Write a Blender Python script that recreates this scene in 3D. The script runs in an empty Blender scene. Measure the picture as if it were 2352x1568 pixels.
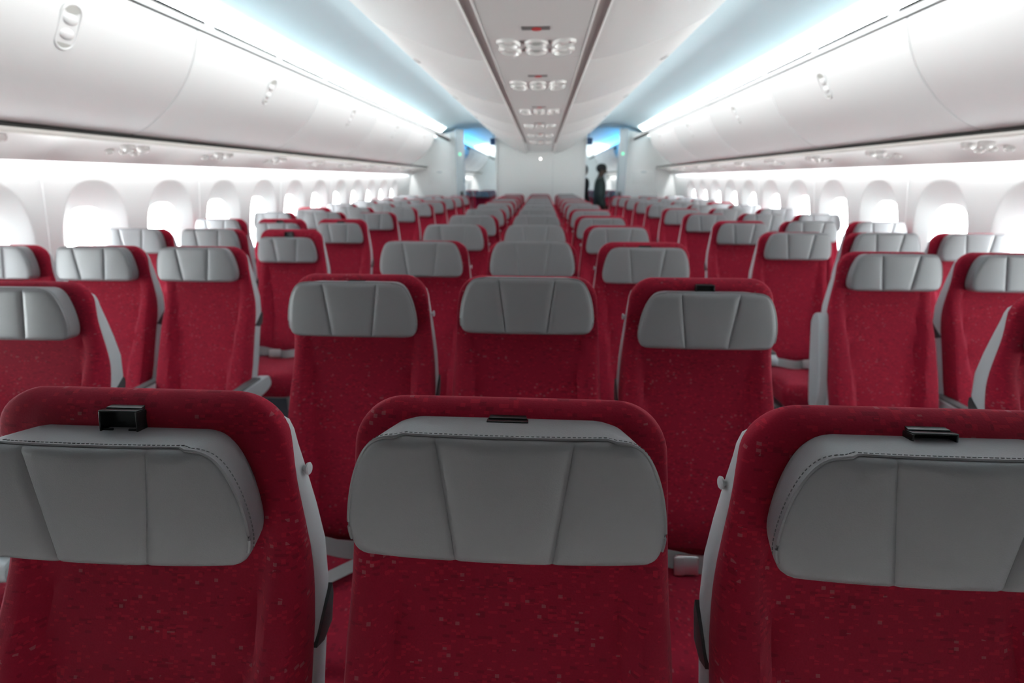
import bpy, math, random
from mathutils import Vector, Matrix
random.seed(7)
PI = math.pi
sc = bpy.context.scene
COL = sc.collection

# ------------------------------------------------------------------ helpers
def smooth(a, b, x):
    t = max(0.0, min(1.0, (x - a) / (b - a))); return t * t * (3 - 2 * t)

def interp(pts, x):
    if x <= pts[0][0]: return pts[0][1]
    for (x0, y0), (x1, y1) in zip(pts, pts[1:]):
        if x <= x1:
            t = (x - x0) / (x1 - x0); return y0 + (y1 - y0) * t
    return pts[-1][1]

def catmull(pts, n, closed=False):
    out = []; m = len(pts)
    segs = m if closed else m - 1
    for i in range(segs):
        if closed:
            p = [pts[(i + k - 1) % m] for k in range(4)]
        else:
            p = [pts[max(0, min(m - 1, i + k - 1))] for k in range(4)]
        for j in range(n):
            t = j / n
            out.append(tuple(0.5 * (2 * b + (c - a) * t + (2 * a - 5 * b + 4 * c - d) * t * t + (3 * b - a - 3 * c + d) * t ** 3)
                             for a, b, c, d in zip(*p)))
    if not closed: out.append(tuple(pts[-1]))
    return out

class MB:
    """collects shapes into one mesh"""
    def __init__(self): self.v = []; self.f = []
    def add(self, vs, fs):
        o = len(self.v); self.v += [tuple(p) for p in vs]; self.f += [tuple(i + o for i in f) for f in fs]
    def box(self, c, s, r=0.0, rot=None):
        x, y, z = [k / 2 for k in s]; r = min(r, x * .99, y * .99, z * .99)
        if r <= 0:
            vs = [(a * x, b * y, d * z) for a in (-1, 1) for b in (-1, 1) for d in (-1, 1)]
            fs = [(0, 1, 3, 2), (4, 6, 7, 5), (0, 4, 5, 1), (2, 3, 7, 6), (0, 2, 6, 4), (1, 5, 7, 3)]
        else:
            vs = []; fs = []
            n = 5; h = n - 1
            rings = []
            # superellipsoid-like rounded box through stacked rounded rectangles
            def rect(zz, ins):
                ring = []
                rr = max(r - ins, 1e-5)
                for q, (sx, sy) in enumerate(((1, 1), (-1, 1), (-1, -1), (1, -1))):
                    for k in range(n):
                        a = (q + k / h) * PI / 2
                        ring.append((sx * (x - r) + rr * math.cos(a), sy * (y - r) + rr * math.sin(a), zz))
                return ring
            lv = [(-z + r - r * math.cos(a), r - r * math.sin(a)) for a in [k * PI / 2 / h for k in range(n)]]
            lv += [(z - r + r * math.sin(a), r - r * math.cos(a)) for a in [k * PI / 2 / h for k in range(n)]]
            for zz, ins in lv: rings.append(rect(zz, ins))
            m = len(rings[0])
            for rg in rings: vs += rg
            for i in range(len(rings) - 1):
                for k in range(m):
                    fs.append((i * m + k, i * m + (k + 1) % m, (i + 1) * m + (k + 1) % m, (i + 1) * m + k))
            fs.append(tuple(range(m - 1, -1, -1))); fs.append(tuple(range((len(rings) - 1) * m, len(rings) * m)))
        M = Matrix.Translation(c) @ (rot.to_4x4() if rot else Matrix())
        self.add([M @ Vector(p) for p in vs], fs); return self
    def loft(self, rings, caps=True, closed=True):
        m = len(rings[0]); vs = [p for r in rings for p in r]; fs = []
        for i in range(len(rings) - 1):
            for k in range(m if closed else m - 1):
                fs.append((i * m + k, i * m + (k + 1) % m, (i + 1) * m + (k + 1) % m, (i + 1) * m + k))
        if caps:
            fs.append(tuple(range(m - 1, -1, -1))); fs.append(tuple(range((len(rings) - 1) * m, len(rings) * m)))
        self.add(vs, fs); return self
    def prism(self, prof, y0, y1):
        """profile of (x, z) swept along y"""
        return self.loft([[(x, y0, z) for x, z in prof], [(x, y1, z) for x, z in prof]])
    def tube(self, pts, r, n=8, caps=True):
        pts = [Vector(p) for p in pts]; rings = []
        up = Vector((0, 0, 1))
        for i, p in enumerate(pts):
            t = (pts[min(i + 1, len(pts) - 1)] - pts[max(i - 1, 0)]).normalized()
            a = t.cross(up)
            if a.length < 1e-3: a = t.cross(Vector((0, 1, 0)))
            a.normalize(); b = t.cross(a)
            rr = r[i] if isinstance(r, (list, tuple)) else r
            rings.append([p + (a * math.cos(k * 2 * PI / n) + b * math.sin(k * 2 * PI / n)) * rr for k in range(n)])
        return self.loft(rings, caps)
    def lathe(self, prof, M, n=24):
        """profile of (r, h) about local z"""
        rings = [[M @ Vector((r * math.cos(k * 2 * PI / n), r * math.sin(k * 2 * PI / n), h)) for k in range(n)] for r, h in prof]
        return self.loft(rings)
    def ellipsoid(self, c, s, n=16, m=10, rot=None):
        R = rot or Matrix.Identity(3)
        rings = []
        for j in range(1, m):
            a = -PI / 2 + PI * j / m
            rings.append([Vector(c) + R @ Vector((s[0] * math.cos(a) * math.cos(k * 2 * PI / n), s[1] * math.cos(a) * math.sin(k * 2 * PI / n), s[2] * math.sin(a))) for k in range(n)])
        return self.loft(rings)
    def build(self, name, mat, parent=None, flat=False):
        me = bpy.data.meshes.new(name); me.from_pydata(self.v, [], self.f); me.validate()
        import bmesh
        bm = bmesh.new(); bm.from_mesh(me); bmesh.ops.recalc_face_normals(bm, faces=bm.faces); bm.to_mesh(me); bm.free()
        if not flat:
            me.polygons.foreach_set('use_smooth', [True] * len(me.polygons))
            try: me.set_sharp_from_angle(angle=math.radians(38))
            except Exception: pass
        me.materials.append(mat)
        o = bpy.data.objects.new(name, me); COL.objects.link(o)
        if parent: o.parent = parent
        return o

def tag(o, label=None, cat=None, group=None, kind=None):
    if label: o['label'] = label
    if cat: o['category'] = cat
    if group: o['group'] = group
    if kind: o['kind'] = kind
    return o
def empty(name, loc=(0, 0, 0), rz=0):
    o = bpy.data.objects.new(name, None); COL.objects.link(o); o.location = loc; o.rotation_euler = (0, 0, rz)
    o.empty_display_size = .05; return o
def copy_tree(o, parent=None):
    c = o.copy(); COL.objects.link(c); c.parent = parent
    for ch in list(o.children): copy_tree(ch, c)
    return c
def struct(o): o['kind'] = 'structure'; return o

# ------------------------------------------------------------------ materials
def mat(name, col, rough=.5, spec=.5, metal=0, bump=None, sheen=0, vary=0.0, coat=0):
    m = bpy.data.materials.new(name); m.use_nodes = True; nt = m.node_tree; b = nt.nodes['Principled BSDF']
    b.inputs['Base Color'].default_value = (*col, 1); b.inputs['Roughness'].default_value = rough
    b.inputs['Metallic'].default_value = metal; b.inputs['Specular IOR Level'].default_value = spec
    if sheen: b.inputs['Sheen Weight'].default_value = sheen; b.inputs['Sheen Roughness'].default_value = .5
    tc = nt.nodes.new('ShaderNodeTexCoord')
    if vary:
        n = nt.nodes.new('ShaderNodeTexNoise'); n.inputs['Scale'].default_value = 6; n.inputs['Detail'].default_value = 3
        nt.links.new(tc.outputs['Object'], n.inputs['Vector'])
        mx = nt.nodes.new('ShaderNodeMix'); mx.data_type = 'RGBA'
        mx.inputs[6].default_value = (*[c * (1 - vary) for c in col], 1); mx.inputs[7].default_value = (*[min(1, c * (1 + vary)) for c in col], 1)
        nt.links.new(n.outputs['Fac'], mx.inputs[0]); nt.links.new(mx.outputs[2], b.inputs['Base Color'])
    if bump:
        n = nt.nodes.new('ShaderNodeTexNoise'); n.inputs['Scale'].default_value = bump[0]; n.inputs['Detail'].default_value = 2
        nt.links.new(tc.outputs['Object'], n.inputs['Vector'])
        bp = nt.nodes.new('ShaderNodeBump'); bp.inputs['Strength'].default_value = bump[1]; bp.inputs['Distance'].default_value = .001
        nt.links.new(n.outputs['Fac'], bp.inputs['Height']); nt.links.new(bp.outputs['Normal'], b.inputs['Normal'])
    return m

def fabric_mat():
    m = bpy.data.materials.new('red_woven_fabric'); m.use_nodes = True; nt = m.node_tree; L = nt.links.new
    b = nt.nodes['Principled BSDF']; b.inputs['Roughness'].default_value = .9; b.inputs['Specular IOR Level'].default_value = .15
    b.inputs['Sheen Weight'].default_value = .25; b.inputs['Sheen Roughness'].default_value = .45
    b.inputs['Sheen Tint'].default_value = (1, .25, .35, 1)
    tc = nt.nodes.new('ShaderNodeTexCoord'); oi = nt.nodes.new('ShaderNodeObjectInfo')
    def vm(op, a, bb=None, c=None):
        n = nt.nodes.new('ShaderNodeVectorMath'); n.operation = op
        for i, q in enumerate((a, bb, c)):
            if q is None: continue
            if isinstance(q, tuple): n.inputs[i].default_value = q
            else: L(q, n.inputs[i])
        return n.outputs[0] if op not in ('LENGTH',) else n.outputs[1]
    def mth(op, a, bb=None):
        n = nt.nodes.new('ShaderNodeMath'); n.operation = op
        for i, q in enumerate((a, bb)):
            if q is None: continue
            if isinstance(q, (int, float)): n.inputs[i].default_value = q
            else: L(q, n.inputs[i])
        return n.outputs[0]
    off = vm('MULTIPLY', oi.outputs['Location'], (7.3, 5.1, 3.7))
    def cells(size, sal):
        s = vm('SNAP', vm('ADD', tc.outputs['Object'], (sal, sal * 2, sal * 3)), size)
        s = vm('ADD', vm('MULTIPLY', s, (1 / size[0], 1 / size[1], 1 / size[2])), vm('FLOOR', off))
        w = nt.nodes.new('ShaderNodeTexWhiteNoise'); w.noise_dimensions = '3D'; L(s, w.inputs['Vector']); return w.outputs['Value']
    # bands where the flecks gather
    n = nt.nodes.new('ShaderNodeTexNoise'); n.inputs['Scale'].default_value = 1; n.inputs['Detail'].default_value = 2
    L(vm('ADD', vm('MULTIPLY', tc.outputs['Object'], (9, 2, 26)), off), n.inputs['Vector'])
    band = mth('MULTIPLY', mth('SUBTRACT', n.outputs['Fac'], .30), .34)
    f1 = mth('GREATER_THAN', cells((.0058, .0062, .0030), 0), mth('SUBTRACT', .968, band))
    f2 = mth('GREATER_THAN', cells((.0052, .0070, .0042), .013), mth('SUBTRACT', 1.018, mth('MULTIPLY', band, .45)))
    f3 = mth('GREATER_THAN', cells((.0090, .0090, .0036), .027), mth('SUBTRACT', .985, band))
    fine = nt.nodes.new('ShaderNodeTexNoise'); fine.inputs['Scale'].default_value = 420; fine.inputs['Detail'].default_value = 2
    L(tc.outputs['Object'], fine.inputs['Vector'])
    def mix(f, a, bb):
        x = nt.nodes.new('ShaderNodeMix'); x.data_type = 'RGBA'
        if isinstance(f, float): x.inputs[0].default_value = f
        else: L(f, x.inputs[0])
        for i, q in ((6, a), (7, bb)):
            if isinstance(q, tuple): x.inputs[i].default_value = (*q, 1)
            else: L(q, x.inputs[i])
        return x.outputs[2]
    c = mix(fine.outputs['Fac'], RED_LO, RED_HI)
    c = mix(mth('MULTIPLY', f3, .4), c, (.10, .004, .012))
    c = mix(mth('MULTIPLY', f1, .7), c, (.36, .010, .026))
    c = mix(mth('MULTIPLY', f2, .30), c, (.30, .17, .18))
    L(c, b.inputs['Base Color'])
    bp = nt.nodes.new('ShaderNodeBump'); bp.inputs['Strength'].default_value = .25; bp.inputs['Distance'].default_value = .001
    L(fine.outputs['Fac'], bp.inputs['Height']); L(bp.outputs['Normal'], b.inputs['Normal'])
    return m

def emit_mat(name, col, s):
    m = bpy.data.materials.new(name); m.use_nodes = True; nt = m.node_tree
    b = nt.nodes['Principled BSDF']; b.inputs['Base Color'].default_value = (*col, 1)
    b.inputs['Emission Color'].default_value = (*col, 1); b.inputs['Emission Strength'].default_value = s
    return m

def glass_mat():
    m = bpy.data.materials.new('window_glass'); m.use_nodes = True; nt = m.node_tree; nt.nodes.clear()
    o = nt.nodes.new('ShaderNodeOutputMaterial'); t = nt.nodes.new('ShaderNodeBsdfTransparent'); g = nt.nodes.new('ShaderNodeBsdfGlossy')
    t.inputs[0].default_value = (.95, .97, .97, 1); g.inputs['Roughness'].default_value = .05
    mx = nt.nodes.new('ShaderNodeMixShader'); mx.inputs[0].default_value = .05
    nt.links.new(t.outputs[0], mx.inputs[1]); nt.links.new(g.outputs[0], mx.inputs[2]); nt.links.new(mx.outputs[0], o.inputs[0])
    return m

RED_LO = (.205, .0056, .018); RED_HI = (.275, .0076, .025)
M = {}
M['fabric'] = fabric_mat()
M['leather'] = mat('grey_leather', (.222, .214, .224), .42, .5, bump=(650, .22), vary=.05)
M['stitch'] = mat('grey_thread', (.13, .13, .135), .8)
M['shell'] = mat('light_grey_plastic', (.50, .52, .535), .45, vary=.02)
M['hinge'] = mat('charcoal_plastic', (.035, .035, .037), .5)
M['black'] = mat('black_plastic', (.012, .012, .013), .25)
M['pad'] = mat('dark_grey_pad', (.09, .09, .092), .55)
M['strap'] = mat('grey_webbing', (.36, .37, .37), .8, bump=(500, .3))
M['metal'] = mat('brushed_metal', (.75, .75, .74), .28, metal=1)
M['frame'] = mat('grey_metal', (.25, .25, .26), .45, metal=.6)
M['bin'] = mat('white_bin_plastic', (.72, .725, .73), .38, .5, vary=.01)
M['cbin'] = mat('centre_bin_plastic', (.88, .87, .86), .42, .5, vary=.01)
M['psu'] = mat('service_panel_plastic', (.72, .70, .69), .4, .5, vary=.01)
M['wall'] = mat('sidewall_laminate', (.80, .81, .81), .55, .3, vary=.01)
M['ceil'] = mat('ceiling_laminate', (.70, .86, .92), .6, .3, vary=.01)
M['part'] = mat('partition_laminate', (.92, .925, .915), .5, .3, vary=.01)
M['post'] = mat('pale_grey_blue_trim', (.52, .57, .60), .5)
M['dark'] = mat('dark_gap_rubber', (.012, .011, .010), .7)
M['brown'] = mat('shadow_gap_strip', (.36, .31, .30), .7)
M['lip'] = mat('beige_lip', (.60, .57, .54), .5)
M['carpet'] = mat('dark_carpet', (.05, .05, .06), .95, .1, bump=(300, .6), vary=.2)
M['lens'] = mat('clear_lens', (.85, .83, .80), .12, .6)
M['ring'] = mat('glossy_white_ring', (.82, .80, .78), .18, .6)
M['recess'] = mat('latch_grey', (.42, .42, .40), .5)
M['sign'] = mat('sign_grey', (.18, .17, .17), .4)
M['signred'] = mat('sign_red', (.55, .03, .03), .4)
M['exitbox'] = mat('blue_sign_face', (.02, .09, .22), .4)
M['green'] = emit_mat('green_exit_lamp', (.1, .9, .45), 1.2)
M['lamp'] = emit_mat('white_lamp', (1, .97, .92), 4)
M['glass'] = glass_mat()
M['galley'] = mat('dimming_front_wall', (.10, .095, .09), .6, vary=.05)  # dark tone picked so little light bounces onto the front row
M['skin'] = mat('dark_skin', (.075, .038, .024), .5)
M['hair'] = mat('black_hair', (.006, .005, .005), .6, bump=(300, .8))
M['jacket'] = mat('dark_green_jacket', (.018, .030, .028), .85, bump=(200, .4))
M['suit'] = mat('black_suit', (.008, .009, .012), .8)
M['shirt'] = mat('pale_blue_shirt', (.35, .5, .7), .8)
M['trousers'] = mat('black_trousers', (.007, .007, .008), .85)
M['shoe'] = mat('black_shoe', (.008, .008, .008), .35)

K_SKY, K_COVE, K_WASH, K_WALL, K_EXP = 38.0, 142.0, 38.0, 46.0, 0.30
# ------------------------------------------------------------------ layout constants
E = 1.40                      # eye height
SP = .470                     # seat spacing in a block of three
PITCH = .7874                 # row pitch
Y1 = .432                     # headrest face of the front row
AISLE = .998                  # centre-to-centre gap across an aisle
Q = .6096                     # window pitch
WL0, WR0 = 2.8118, 3.3791     # first window centres
Y_FRONT, Y_END, Y_FAR = -.92, 9.93, 19.0
NROW = 12

# ------------------------------------------------------------------ camera
cd = bpy.data.cameras.new('camera'); cam = bpy.data.objects.new('camera', cd); COL.objects.link(cam); sc.camera = cam
YAW, PIT = .0587, .3228
fw = Vector((-math.sin(YAW) * math.cos(PIT), math.cos(YAW) * math.cos(PIT), -math.sin(PIT)))
rt = Vector((math.cos(YAW), math.sin(YAW), 0)); up = rt.cross(fw)
R = Matrix((rt, up, -fw)).transposed()
cam.matrix_world = Matrix.Translation((.0346, 0, E)) @ R.to_4x4()
cd.sensor_width = 36; cd.lens = 1111.94 * 36 / 2352; cd.clip_start = .02; cd.clip_end = 100
cd.dof.use_dof = True; cd.dof.focus_distance = .56; cd.dof.aperture_fstop = 4.2

# ------------------------------------------------------------------ seat
ZT = 1.116                    # top of the backrest (side blocks add nothing, the centre block stands on taller legs)
TILT = .10; HTILT = .12
FZ = -.08                      # cabin floor
BF = catmull([(.36, -.150), (.42, -.140), (.50, -.110), (.60, -.066), (.70, -.022), (.80, .018), (.90, .052), (1.0, .067), (1.10, .076), (1.16, .080)], 4)
BC = catmull([(.36, -.125), (.42, -.108), (.60, -.036), (.73, .020), (.82, .062), (.88, .078), (1.0, .079), (1.16, .079)], 4)   # front edge of the rear shell
def back_c(z): return interp(BC, z)
def back_front(z):            # y of the cushion front
    return interp(BF, z)
def back_hw(z):
    return interp([(.42, .205), (.60, .212), (.80, .209), (.90, .203), (1.0, .196), (1.06, .191), (1.13, .187)], z)

def make_backrest():
    rc, rt_ = .060, .032
    zs = [.40, .405, .415, .43] + [.46 + .02 * k for k in range(31)]
    zs = [z for z in zs if z < ZT - rc - .004]
    zs += [ZT - rc + rc * math.sin(a * PI / 2 / 12) for a in range(12)] + [ZT - rc * .003]
    rings = []
    N = 60
    for z in zs:
        hw = back_hw(z); th = back_c(z) + .020 + .020 * smooth(.985, 1.085, z) - back_front(z)
        d = z - (ZT - rc)
        if d > 0:
            hw = hw - rc * 1.0 + rc * math.sqrt(max(0, 1 - (d / rc) ** 2))
        d2 = z - (ZT - rt_)
        k = math.sqrt(max(0.0004, 1 - (d2 / rt_) ** 2)) if d2 > 0 else 1
        if z < .43: k = max(.3, 1 - ((.43 - z) / .032) ** 2)
        yf = back_front(z); yc = yf + th / 2 + (0 if d2 <= 0 else .006 * (1 - k))
        ring = []
        for i in range(N):
            a = 2 * PI * i / N
            ca, sa = math.cos(a), math.sin(a)
            x = hw * math.copysign(abs(ca) ** .42, ca)
            y = math.copysign(abs(sa) ** .55, sa)
            yy = yc + y * th / 2 * k
            if sa < 0:
                u = abs(x) / hw
                bol = .034 * (1 - smooth(.72, 1.0, z)); u0 = interp([(.45, .50), (.62, .56), (.98, .78)], z)
                yy -= bol * smooth(u0, u0 + .13, u) * (1 - .75 * smooth(.93, 1.0, u)) * k
                us = u0 - .01
                yy += .0055 * math.exp(-((u - us) / .018) ** 2) * k
                yy += .004 * (1 - u * u) * smooth(1.05, .9, z) * k
            ring.append((x, yy, z))
        rings.append(ring)
    return MB().loft(rings)

HZB, HZT = -.073, .073        # headrest extents about its own centre (before tilt)
HRW = catmull([(0, .142), (.012, .154), (.05, .1635), (.12, .1695), (.25, .1725), (.42, .1705), (.60, .1655), (.76, .1580), (.88, .1490), (.955, .1385), (.99, .1265), (1.0, .116)], 6)
def hr_hw(z):
    t = (z - HZB) / (HZT - HZB)
    w = interp(HRW, t) * 1.022
    return w
def hr_seam(z):
    t = (z - HZB) / (HZT - HZB); return .0535 + .020 * t
def hr_zs():
    zs = []
    n = 34
    for i in range(n + 1):
        t = i / n; zs.append(HZB + (HZT - HZB) * (0.5 - 0.5 * math.cos(PI * t)))
    return zs
def hr_front(x, z):
    """y of the leather face: slightly wrapped round at the sides"""
    return .010 * (abs(x) / .174) ** 2.2 * (1 if abs(x) < .174 else 1)
def make_headrest():
    rings = []
    for z in hr_zs():
        hw = hr_hw(z); s = min(hr_seam(z), hw * .62)
        e_t = min(HZT - z, z - HZB)
        rnd = .010 * (1 - math.sqrt(max(0, 1 - (1 - min(1, e_t / .010)) ** 2)))   # roll at the top and bottom edge
        xs = []
        def span(a, b, n, ease=False):
            return [a + (b - a) * i / n for i in range(n)]
        g = .0065
        xs += span(-hw + .006, -s - g, 10) + [-s - g, -s - g * .55, -s - g * .22, -s, -s + g * .22, -s + g * .55, -s + g]
        xs += span(-s + g, s - g, 10)[1:] + [s - g, s - g * .55, s - g * .22, s, s + g * .22, s + g * .55, s + g]
        xs += span(s + g, hw - .006, 10)[1:] + [hw - .006]
        fade = min(1, e_t / .012)
        ring = []
        for x in xs:
            y = hr_front(x, z) + rnd
            for sx in (-s, s):
                q = abs(x - sx) / g
                if q < 1: y += .0042 * (1 - q) ** 1.3 * (.35 + .65 * fade)
            # each panel is a shallow cushion
            if abs(x) < s: y -= .0022 * (1 - (x / s) ** 2) * fade
            else:
                m = (abs(x) - s) / max(1e-4, hw - s); y -= .0025 * 4 * m * (1 - m) * fade
            ring.append((x, y, z))
        yb = .070
        yf = hr_front(hw, z) + rnd
        ring += [(hw - .0022, yf + .0018, z), (hw, yf + .0065, z)]
        ring += [(hw - .013 * (k / 5) ** 1.2, yf + .0065 + (yb - yf - .012) * k / 5, z) for k in range(1, 6)]
        ring += [(hw - .019, yb, z), (0, yb + .001, z), (-hw + .019, yb, z)]
        ring += [(-hw + .013 * (k / 5) ** 1.2, yf + .0065 + (yb - yf - .012) * k / 5, z) for k in range(5, 0, -1)]
        ring += [(-hw, yf + .0065, z), (-hw + .0022, yf + .0018, z)]
        rings.append(ring)
    return MB().loft(rings)
def hr_edge(dy, inset=0.0, zlim=-.058):
    pts = []
    zs = [z for z in hr_zs() if z > zlim]
    for z in zs: pts.append((-hr_hw(z) + inset - .0006, hr_front(hr_hw(z), z) + dy, z))
    zt = zs[-1]; hw = hr_hw(zt)
    for i in range(1, 24):
        x = -hw + 2 * hw * i / 24
        pts.append((x, hr_front(x, zt) + .010 + dy - .004, zt + .0006))
    for z in reversed(zs): pts.append((hr_hw(z) - inset + .0006, hr_front(hr_hw(z), z) + dy, z))
    return pts

def make_shell():
    rings = []
    zs = [.36, .40, .50, .60, .70, .76, .82, .88, .94, 1.0, 1.04, 1.06, 1.075, 1.084]
    prof = [(.36, .060), (.60, .058), (.76, .055), (.88, .052), (.98, .047), (1.04, .038), (1.07, .022), (1.085, .004)]
    for z in zs:
        hw = back_hw(z) - .0005; y0 = back_c(z) + .020 * smooth(1.03, 1.085, z); d = interp(prof, z);
        if z > ZT - .060: hw += -.060 + .060 * math.sqrt(max(0, 1 - ((z - ZT + .060) / .060) ** 2))
        r = min(.012, d * .4)
        ring = []
        for q, (sx, sy) in enumerate(((1, 1), (-1, 1), (-1, -1), (1, -1))):
            for k in range(5):
                a = (q + k / 4) * PI / 2
                ring.append((sx * (hw - r) + r * math.cos(a), y0 + d / 2 + sy * (d / 2 - r) + r * math.sin(a), z))
        rings.append(ring)
    return MB().loft(rings)

def make_hinge(sx):
    """dark wedge inset in the side of the shell"""
    pts = [(back_c(.768) + .003, .768), (back_c(.795) + .024, .793), (back_c(.815) + .046, .815), (back_c(.80) + .0515, .798), (back_c(.765) + .0535, .763), (back_c(.757) + .030, .757)]
    mb = MB(); x0 = sx * (back_hw(.79) - .010); x1 = sx * (back_hw(.79) + .0035)
    mb.loft([[(x0, y, z) for y, z in pts], [(x1, y, z) for y, z in pts]])
    return mb

def make_pan():
    rings = []
    n = 22
    for i in range(n + 1):
        t = i / n; y = -.09 - .43 * t
        e = min(1, (1 - t) * .43 / .05); k = math.sqrt(max(.02, 1 - (1 - e) ** 2))
        zt = .385 + .040 * math.sin(PI * .5 * min(1, t * 1.3)); zb = .300
        zt2 = zb + (zt - zb) * (.35 + .65 * k)
        hw = .208 * (.94 + .06 * k)
        ring = []
        for j in range(32):
            a = 2 * PI * j / 32; ca, sa = math.cos(a), math.sin(a)
            x = hw * math.copysign(abs(ca) ** .35, ca)
            z = (zt2 + zb) / 2 + (zt2 - zb) / 2 * math.copysign(abs(sa) ** .5, sa)
            if sa > 0: z -= .006 * (1 - (x / hw) ** 2)
            ring.append((x, y, z))
        rings.append(ring)
    return MB().loft(rings)

def ribbon(pts, w, th, side):
    """flat strap following pts, width along the given side vector"""
    rings = []; s = Vector(side).normalized()
    P = [Vector(p) for p in pts]
    for i, p in enumerate(P):
        t = (P[min(i + 1, len(P) - 1)] - P[max(0, i - 1)]).normalized(); nrm = t.cross(s).normalized(); ss = nrm.cross(t).normalized()
        rings.append([p + ss * w / 2 + nrm * th / 2, p - ss * w / 2 + nrm * th / 2, p - ss * w / 2 - nrm * th / 2, p + ss * w / 2 - nrm * th / 2])
    return MB().loft(rings)

def make_armrest_mb(raised):
    body = MB(); pad = MB()
    ang = math.radians(106) if raised else 0
    piv = Vector((0, -.015, .505))
    rot = Matrix.Rotation(-ang, 3, 'X')
    def tr(p): return piv + rot @ (Vector(p) - piv)
    prof = catmull([(.020, .478), (.030, .510), (.005, .534), (-.15, .540), (-.31, .540), (-.365, .528), (-.380, .504), (-.365, .480), (-.25, .466), (-.07, .460)], 4, True)
    w = .0238
    rings = []
    for xx, k in ((-w, .90), (-w * .8, 1), (w * .8, 1), (w, .90)):
        cy, cz = -.17, .500
        rings.append([tr((xx, cy + (y - cy) * (k if k == 1 else .985), cz + (z - cz) * k)) for y, z in prof])
    body.loft(rings)
    pad.box((0, 0, 0), (.042, .31, .012), .005)
    pad.v = [tuple(tr(Vector(v) + Vector((0, -.195, .541)))) for v in pad.v]
    return body, pad

def make_arm(name, x, raised, parent):
    b, p = make_armrest_mb(raised)
    a = b.build(name, M['shell'], parent); a.location.x = x
    q = p.build('arm_pad', M['pad'], a); tag(q, 'dark grey arm pad')
    return a

CENTRE_LIFT = .032 - FZ
leg_mesh = {}
def make_seat(lift):
    root = empty('passenger_seat')
    o = make_backrest().build('backrest', M['fabric'], root); o.location.z = lift
    s = make_shell().build('back_shell', M['shell'], root); s.location.z = lift
    tag(s, 'light grey plastic back shell')
    for sx in (-1, 1):
        h = make_hinge(sx).build('recline_hinge', M['hinge'], root); h.location.z = lift
        k = MB().lathe([(.001, -.006), (.0040, -.006), (.0040, .003), (.0078, .0045), (.0085, .0070), (.0070, .0085), (.001, .0088)],
                       Matrix.Translation((sx * (back_hw(1.0) - .001), back_c(1.0) + .030, 1.003)) @ Matrix.Rotation(sx * PI / 2, 4, 'Y'), 20)
        k = k.build('coat_hook', M['shell'], root); k.location.z = lift; k['side'] = sx
    hr = make_headrest().build('headrest', M['leather'], root)
    hr.rotation_euler = (-math.atan(HTILT), 0, 0)
    MB().tube(hr_edge(.0030, .0016), .0021, 6).build('piping', M['leather'], hr)
    st = MB(); pts = [Vector(p) for p in hr_edge(.0095, -.0002)]
    acc = 0
    for a, b in zip(pts, pts[1:]):
        L = (b - a).length; d = (b - a) / max(L, 1e-6); t = .0055 - acc
        while t < L:
            st.tube([a + d * t, a + d * (t + .0032)], .00055, 5); t += .0055
        acc = (acc + L) % .0055
    st.build('stitching', M['stitch'], hr)
    # slide bracket above the headrest
    zb = 1.088; yb = back_front(zb) - .001
    br = MB()
    br.loft([[(-.021, yb + .001, zb - .030), (-.024, yb - .0035, zb - .030), (.024, yb - .0035, zb - .030), (.021, yb + .001, zb - .030)],
             [(-.021, yb + .008, zb + .016), (-.0225, yb - .000, zb + .016), (.0225, yb - .000, zb + .016), (.021, yb + .008, zb + .016)]])
    for sx in (-1, 1):
        br.box((sx * .0232, yb - .006, zb - .004), (.0022, .016, .036), .0009, Matrix.Rotation(-.2, 3, 'X'))
        br.box((sx * .0165, yb - .0125, zb - .014), (.0135, .0022, .016), .0009, Matrix.Rotation(-.2, 3, 'X'))
    br.box((0, yb - .004, zb + .0145), (.048, .0125, .0022), .0008, Matrix.Rotation(-.2, 3, 'X'))
    b = br.build('headrest_bracket', M['black'], root); b.location.z = lift
    c = make_pan().build('seat_cushion', M['fabric'], root); c.location.z = lift
    # lap belt
    bl = empty_part = ribbon(catmull([(.205, -.115, .395), (.15, -.172, .432), (.07, -.186, .430), (.0, -.186, .420), (-.08, -.178, .428), (-.16, -.168, .437), (-.205, -.115, .400)], 6), .046, .002, (0, .35, 1)).build('seat_belt', M['strap'], root)
    bl.location.z = lift
    tl = ribbon(catmull([(.05, -.235, .426), (.01, -.28, .432), (-.05, -.345, .440), (-.115, -.415, .440)], 5), .046, .002, (.55, -.35, .05)).build('belt_tail', M['strap'], bl)
    bu = MB().box((0, 0, 0), (.058, .014, .050), .006).box((-.022, -.009, 0), (.026, .006, .046), .0025)
    bu = bu.build('belt_buckle', M['metal'], bl); bu.location = (-.045, -.196, .428); bu.rotation_euler = (-.35, 0, 0); tag(bu, 'shiny metal belt buckle')
    # legs and tubes
    fr = MB().tube([(-.226, -.16, .275), (.226, -.16, .275)], .022, 10).tube([(-.226, -.40, .275), (.226, -.40, .275)], .022, 10)
    fr.box((0, -.3, .292), (.40, .40, .012))
    f = fr.build('seat_frame', M['frame'], root); f.location.z = lift
    for yy in (-.40, -.12):
        MB().box((.12, yy, (.27 + lift) / 2), (.03, .045, .27 + lift), .008).build('leg', M['frame'], root)
    return root, hr, b

seat_c, hr_c, br_c = make_seat(CENTRE_LIFT)
seat_s, hr_s, br_s = make_seat(-FZ)
arm_down = make_arm('armrest', -.2215, False, None); arm_up = make_arm('armrest', -.2215, True, None)
for a in (arm_down, arm_up): a.hide_render = False

HR0 = 1.0375                  # neutral height of the headrest centre
def headrest_pose(h, lift, off):
    z = HR0 + off
    h.location = (0, (z - HR0) * TILT, z + lift)

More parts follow.
